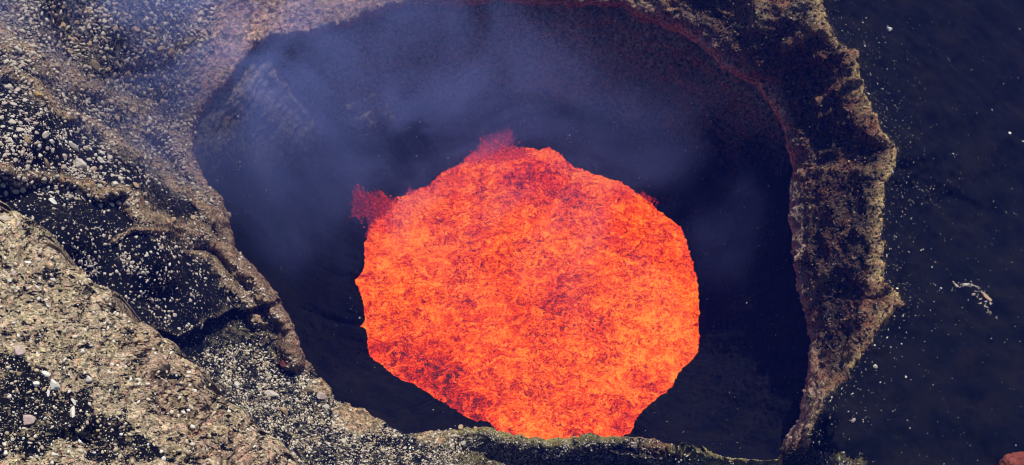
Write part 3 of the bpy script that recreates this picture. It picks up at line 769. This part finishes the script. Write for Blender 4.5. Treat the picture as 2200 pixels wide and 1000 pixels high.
def stone_field(name, surf, n, wfun, size, mname, flat=0.8, pw=2.5, mix=None):
    """a scatter of small stones joined in one mesh"""
    PP, a, b, NN = SURF[surf]; ids = scatter_idx(surf, n, wfun)
    p = PP.reshape(-1, 3)[ids]; nn = NN.reshape(-1, 3)[ids]
    D = np.linalg.norm(p - CAM, axis=1) / F
    sz = (size[0] + (size[1] - size[0]) * rng.random(n) ** pw) * D / 2
    base = [rock_shape(300 + j, 0) for j in range(8)]
    VV = []; FF = []; SH = []; o = 0
    kind = rng.integers(8, size=n)
    for j in range(8):
        m = np.where(kind == j)[0]; v, f = base[j]
        # random frames around each normal
        t = rng.normal(size=(len(m), 3)); n_ = nn[m]; t -= (t * n_).sum(1, keepdims=True) * n_; t /= np.linalg.norm(t, axis=1, keepdims=True); b2 = np.cross(n_, t)
        s3 = sz[m][:, None] * np.stack([rng.uniform(0.8, 1.5, len(m)), rng.uniform(0.6, 1.0, len(m)), rng.uniform(0.5, 1.0, len(m)) * flat], 1)
        x = (v[None, :, 0, None] * s3[:, None, 0, None] * t[:, None] + v[None, :, 1, None] * s3[:, None, 1, None] * b2[:, None] + v[None, :, 2, None] * s3[:, None, 2, None] * n_[:, None])
        x += (p[m] + n_ * sz[m][:, None] * 0.25)[:, None]
        VV.append(x.reshape(-1, 3)); FF.append((f[None] + (np.arange(len(m)) * len(v))[:, None, None] + o).reshape(-1, 3)); o += len(m) * len(v)
        SH.append(np.repeat(rng.random(len(m)), len(v)))
    VV = np.concatenate(VV); FF = np.concatenate(FF)
    me = bpy.data.meshes.new(name); me.vertices.add(len(VV)); me.vertices.foreach_set('co', VV.astype(np.float32).ravel())
    me.loops.add(FF.size); me.loops.foreach_set('vertex_index', FF.ravel().astype(np.int32)); me.polygons.add(len(FF))
    me.polygons.foreach_set('loop_start', np.arange(0, FF.size, 3, dtype=np.int32)); me.polygons.foreach_set('loop_total', np.full(len(FF), 3, np.int32))
    me.update(calc_edges=True)
    at = me.attributes.new('shade', 'FLOAT', 'POINT'); at.data.foreach_set('value', np.concatenate(SH).astype(np.float32))
    me.materials.append(M_field[mname]); ob = bpy.data.objects.new(name, me); C.objects.link(ob)
    return ob
def field_mat(name, stops):
    m, nt, b = mat(name); q = NB(nt); q.l(q.ramp(q.attr('shade'), stops), b.inputs['Base Color']); return m
M_field = {
 'pale': field_mat('pale pebbles', [(0, (0.30, 0.24, 0.18)), (0.3, (0.45, 0.40, 0.33)), (0.7, (0.55, 0.52, 0.46)), (0.9, (0.40, 0.28, 0.2)), (1, (0.62, 0.60, 0.56))]),
 'tan': field_mat('tan rubble', [(0, (0.14, 0.12, 0.11)), (0.4, (0.36, 0.31, 0.25)), (0.85, (0.52, 0.46, 0.37)), (1, (0.34, 0.22, 0.17))]),
 'spark': field_mat('small white pebbles', [(0, (0.3, 0.28, 0.24)), (0.7, (0.5, 0.48, 0.42)), (1, (0.65, 0.64, 0.6))]),
 'crag': field_mat('brown crags', [(0, (0.03, 0.026, 0.024)), (0.45, (0.085, 0.058, 0.042)), (0.8, (0.17, 0.095, 0.06)), (0.93, (0.15, 0.14, 0.09)), (1, (0.30, 0.22, 0.13))]),
 'near': field_mat('cream fragments', [(0, (0.22, 0.16, 0.10)), (0.4, (0.42, 0.35, 0.23)), (0.75, (0.56, 0.51, 0.40)), (0.9, (0.66, 0.64, 0.58)), (1, (0.40, 0.28, 0.22))]),
}
def clump(a, b, sc, th, seed, soft=0.2):
    Wn = np.stack([a, b, 0 * a], -1); return sstep(th - soft, th + soft, fbm(Wn, sc, 4, 0.6, off=seed))
def w_ash(a, b):
    m = soft_poly(a, b, [(-40,190),(110,235),(240,330),(330,390),(420,450),(540,560),(640,740),(560,720),(480,650),(380,740),(300,720),(150,600),(-40,460)], 15)
    return m * (0.06 + clump(a, b, 1 / 50, 0.2, 5)) * (0.5 + 1.2 * sstep(480, 250, b))
stone_field('pebble_scatter', 'far', 4600, w_ash, (2.0, 10), 'pale', pw=3.0)
def w_rub(a, b): return soft_poly(a, b, [(-60,-60),(480,-60),(430,200),(400,330),(480,450),(330,390),(110,235),(-60,170)], 25) * (0.25 + clump(a, b, 1 / 80, 0.0, 15))
stone_field('rubble_scatter', 'far', 7500, w_rub, (2.4, 14), 'tan', pw=3.0)
def w_gra(a, b): return soft_poly(a, b, [(380,790),(470,745),(560,740),(640,785),(700,840),(740,870),(870,930),(1020,925),(980,1010),(300,1010),(330,820)], 10) * (0.12 + clump(a, b, 1 / 40, 0.05, 25)) * (1 - 0.8 * soft_poly(a, b, [(720,885),(750,865),(815,895),(810,935),(725,915)], 5))
stone_field('gravel', 'far', 9000, w_gra, (2.0, 9), 'near', pw=2.6)
def w_bri(a, b): return soft_poly(a, b, [(960,930),(1060,925),(1180,948),(1400,945),(1640,990),(1760,970),(1860,1005),(900,1010)], 4) * (0.15 + clump(a, b, 1 / 25, 0.1, 35))
stone_field('ridge_gravel', 'far', 2600, w_bri, (1.8, 6), 'pale')
def w_rgt(a, b):
    dc, sd, _ = seg_dist(a, b, CREST)
    return (sd < 0) * sstep(1730, 1760, a) * (0.035 + np.exp(-dc / 40) * (0.25 + clump(a, b, 1 / 40, 0.1, 45)) + 0.35 * soft_poly(a, b, [(1900,360),(1950,350),(2000,400),(1980,450),(1910,450)], 15)
        + 0.35 * soft_poly(a, b, [(1960,480),(2030,500),(2010,520)], 10) + 0.45 * soft_poly(a, b, [(1900,600),(2020,620),(2010,720),(1880,740)], 30) * clump(a, b, 1 / 30, 0.1, 55) + 0.5 * soft_poly(a, b, [(1760,860),(1860,780),(1900,820),(1860,920),(1750,970)], 20)
        + 0.9 * soft_poly(a, b, [(1890,150),(1930,200),(1925,300),(1895,240)], 12))
stone_field('slope_pebbles', 'far', 800, w_rgt, (1.8, 5.5), 'spark', pw=3.5)
def w_out(a, b): 
    dd, _, _ = seg_dist(a, b, [(2052,616),(2075,612),(2095,618),(2115,630),(2128,650)]); d2, _, _ = seg_dist(a, b, [(2095,635),(2110,650),(2124,672)])
    return np.exp(-(dd / 4) ** 2) + 0.5 * np.exp(-(d2 / 6) ** 2)
tag(stone_field('outcrop_stones', 'far', 120, w_out, (3, 8), 'tan'), kind='stuff')
def w_crag(a, b):
    dc, sd, _ = seg_dist(a, b, CREST); rr_ = polar_loop(RIM, CEN, np.arctan2(b - CEN[1], a - CEN[0])); rad = np.hypot(a - CEN[0], b - CEN[1])
    return (sd > 0) * (rad > rr_ + 6) * sstep(1380, 1480, a) * sstep(985, 960, b) * (0.3 + clump(a, b, 1 / 50, 0.0, 65))
stone_field('crag_rubble', 'far', 9000, w_crag, (2.5, 9), 'crag', flat=1.3)
def w_near(a, b): return (0.3 + clump(a, b, 1 / 35, 0.05, 75)) * (a > -20) * (b < 1015)
stone_field('cream_rubble', 'near', 6500, w_near, (2.0, 14), 'near', pw=4.0)
def w_wall(a, b): return sstep(900, 80, b) ** 2 * clump(a, b, 1 / 60, 0.22, 85, 0.1) + 0.002
stone_field('wall_debris', 'wall', 1500, w_wall, (1.6, 5), 'crag')
for o in C.objects:
    if o.name in ('pebble_scatter', 'rubble_scatter', 'gravel', 'ridge_gravel', 'slope_pebbles', 'crag_rubble', 'cream_rubble', 'wall_debris'): o['kind'] = 'stuff'

# ------------------------------------------------------------------ lava spatter thrown up from the lake
ms, nt, b = mat('lava spatter'); q = NB(nt)
c = q.ramp(q.attr('shade'), [(0, (0.06, 0.006, 0.012)), (0.4, (0.26, 0.012, 0.015)), (0.8, (0.75, 0.028, 0.012)), (1, (1, 0.09, 0.012))])
q.l(c, b.inputs['Emission Color']); b.inputs['Emission Strength'].default_value = 1.0; b.inputs['Base Color'].default_value = (0.03, 0.01, 0.01, 1)
M_field['spatter'] = ms
def spatter(name, pts, sizes, shade, label):
    n = len(pts); v = np.array([(1,0,0),(-1,0,0),(0,1,0),(0,-1,0),(0,0,1),(0,0,-1)], float)
    f = np.array([(0,2,4),(2,1,4),(1,3,4),(3,0,4),(2,0,5),(1,2,5),(3,1,5),(0,3,5)])
    x = v[None] * sizes[:, None, None] * rng.uniform(0.5, 1.3, (n, 6, 1)) * np.array([1, 1, 1.6]); x = x + pts[:, None]
    F_ = (f[None] + (np.arange(n) * 6)[:, None, None]).reshape(-1, 3)
    me = bpy.data.meshes.new(name); me.from_pydata(x.reshape(-1, 3).tolist(), [], F_.tolist())
    at = me.attributes.new('shade', 'FLOAT', 'POINT'); at.data.foreach_set('value', np.repeat(shade, 6).astype(np.float32))
    me.materials.append(ms); o = bpy.data.objects.new(name, me); C.objects.link(o); tag(o, label, 'lava fountain')
def fill_poly(poly, n, den):
    P_ = np.array(poly, float); lo, hi = P_.min(0), P_.max(0); out = []
    while sum(len(x) for x in out) < n:
        q_ = rng.uniform(lo, hi, (n * 2, 2)); m = in_poly(q_[:, 0], q_[:, 1], poly) & (rng.random(n * 2) < den(q_[:, 0], q_[:, 1])); out.append(q_[m])
    return np.concatenate(out)[:n]
def fountain(poly, n, Y, base, label, size=0.31):
    def den(a, b):
        w_ = 0.15 + clump(a, b, 1 / 16, 0.0, 91, 0.25); ed, _, _ = seg_dist(a, b, list(poly) + [poly[0]])
        return w_ * (0.3 + 0.7 * base(a, b)) * (0.10 + sstep(0, 12, ed) * 0.90)
    q_ = fill_poly(poly, n, den) + rng.normal(0, 1.5, (n, 2)) * (1 + (rng.random((n, 1)) < 0.08) * 3)
    y = Y + rng.normal(0, 1.6, n); p = at_y(q_[:, 0], q_[:, 1], y)
    sh = np.clip(base(q_[:, 0], q_[:, 1]) * 0.75 + rng.normal(0.14, 0.2, n), 0, 1)
    spatter('lava_fountain', p, size * rng.uniform(0.5, 1.25, n), sh, label)
yf = at_z(1080, 335, 1.0)[1] - 1; yl_ = at_z(790, 480, 1.0)[1]
fountain([(930,385),(955,368),(985,356),(1000,340),(1012,325),(1030,318),(1030,298),(1060,286),(1075,275),(1092,270),(1104,286),(1103,312),(1112,318),(1118,304),(1126,318),(1140,335),(1100,350),(1000,380)], 8000, yf, lambda a, b: sstep(275, 365, b), 'tall curtain of red lava spatter at the far edge of the lake')
fountain([(722,462),(742,466),(756,440),(760,402),(772,398),(790,412),(818,410),(838,426),(860,428),(810,480),(796,512),(770,506),(745,494)], 3000, yl_, lambda a, b: sstep(735, 860, a) * 0.45, 'ragged dull red lava splash flung out at the left edge of the lake')
fountain([(868,425),(874,406),(882,398),(890,412),(900,415)], 160, at_z(880, 415, 1.0)[1], lambda a, b: sstep(400, 425, b), 'small spike of spatter on the upper left lake edge')
fountain([(1372,418),(1380,412),(1390,420),(1405,425),(1420,432),(1418,440),(1400,436),(1412,455)], 200, at_z(1390, 430, 1.0)[1], lambda a, b: 0.4 + 0 * a, 'small arc of spatter on the upper right lake edge')
for o in C.objects:
    if o.name in ('lava_fountain.002', 'lava_fountain.003'): o['kind'] = 'stuff'

# ------------------------------------------------------------------ air: haze and volcanic smoke
def volume_mat(name, color, density):
    m = bpy.data.materials.new(name); m.use_nodes = True; nt = m.node_tree; nt.nodes.remove(nt.nodes['Principled BSDF'])
    pv = nt.nodes.new('ShaderNodeVolumePrincipled'); pv.inputs['Color'].default_value = (*color, 1); pv.inputs['Density'].default_value = density
    pv.inputs['Anisotropy'].default_value = 0.0
    nt.links.new(pv.outputs[0], nt.nodes['Material Output'].inputs['Volume']); return m, nt, pv
def box_obj(name, lo, hi, m):
    x0, y0, z0 = lo; x1, y1, z1 = hi
    v = [(x0,y0,z0),(x1,y0,z0),(x1,y1,z0),(x0,y1,z0),(x0,y0,z1),(x1,y0,z1),(x1,y1,z1),(x0,y1,z1)]
    f = [(0,3,2,1),(4,5,6,7),(0,1,5,4),(1,2,6,5),(2,3,7,6),(3,0,4,7)]
    me = bpy.data.meshes.new(name); me.from_pydata(v, [], f); me.materials.append(m); o = bpy.data.objects.new(name, me); C.objects.link(o); return o
mh, _, _ = volume_mat('haze', (0.04, 0.10, 0.85), 0.00019)
tag(box_obj('haze', (-700, -700, -8), (700, 700, 366), mh), kind='stuff')
mk, nt, pv = volume_mat('volcanic smoke', (0.28, 0.38, 0.98), 0.0)
q = NB(nt); co = q.co()
def gauss(c, r):
    s1_ = q.n('VectorMath', operation='SUBTRACT'); q.l(co, s1_.inputs[0]); s1_.inputs[1].default_value = c
    s2_ = q.n('VectorMath', operation='DIVIDE'); q.l(s1_.outputs[0], s2_.inputs[0]); s2_.inputs[1].default_value = r
    ln = q.n('VectorMath', operation='LENGTH'); q.l(s2_.outputs[0], ln.inputs[0])
    return q.step(ln.outputs['Value'], 1.0, 0.0)
G = [(at_z(720, 200, 45.0), (75, 60, 55), 1.0), (at_z(1020, 230, 40.0), (60, 34, 42), 0.9), (at_z(1400, 350, 30.0), (50, 26, 34), 0.7), (at_z(1600, 480, 30.0), (30, 22, 24), 0.6),
     (at_z(420, 40, 75.0), (85, 60, 50), 1.3), (at_z(200, -20, 100.0), (70, 60, 50), 1.2), (at_z(590, 110, 60.0), (34, 30, 34), 1.0), (at_z(1180, 470, 14.0), (62, 44, 20), 0.7), (at_z(600, 420, 40.0), (45, 45, 40), 0.5)]
tot = None
for c_, r_, a_ in G:
    g_ = q.math('MULTIPLY', gauss(tuple(c_), r_), a_); tot = g_ if tot is None else q.math('ADD', tot, g_)
nz = q.noise(0.024, 5, 0.62, 1.2).outputs[0]
den = q.math('MULTIPLY', tot, q.step(nz, 0.42, 0.62))
den = q.math('MULTIPLY', den, 0.021)
q.l(den, pv.inputs['Density'])
smk = box_obj('smoke', (-200, -90, -2), (110, 140, 160), mk)
tag(smk, kind='stuff')
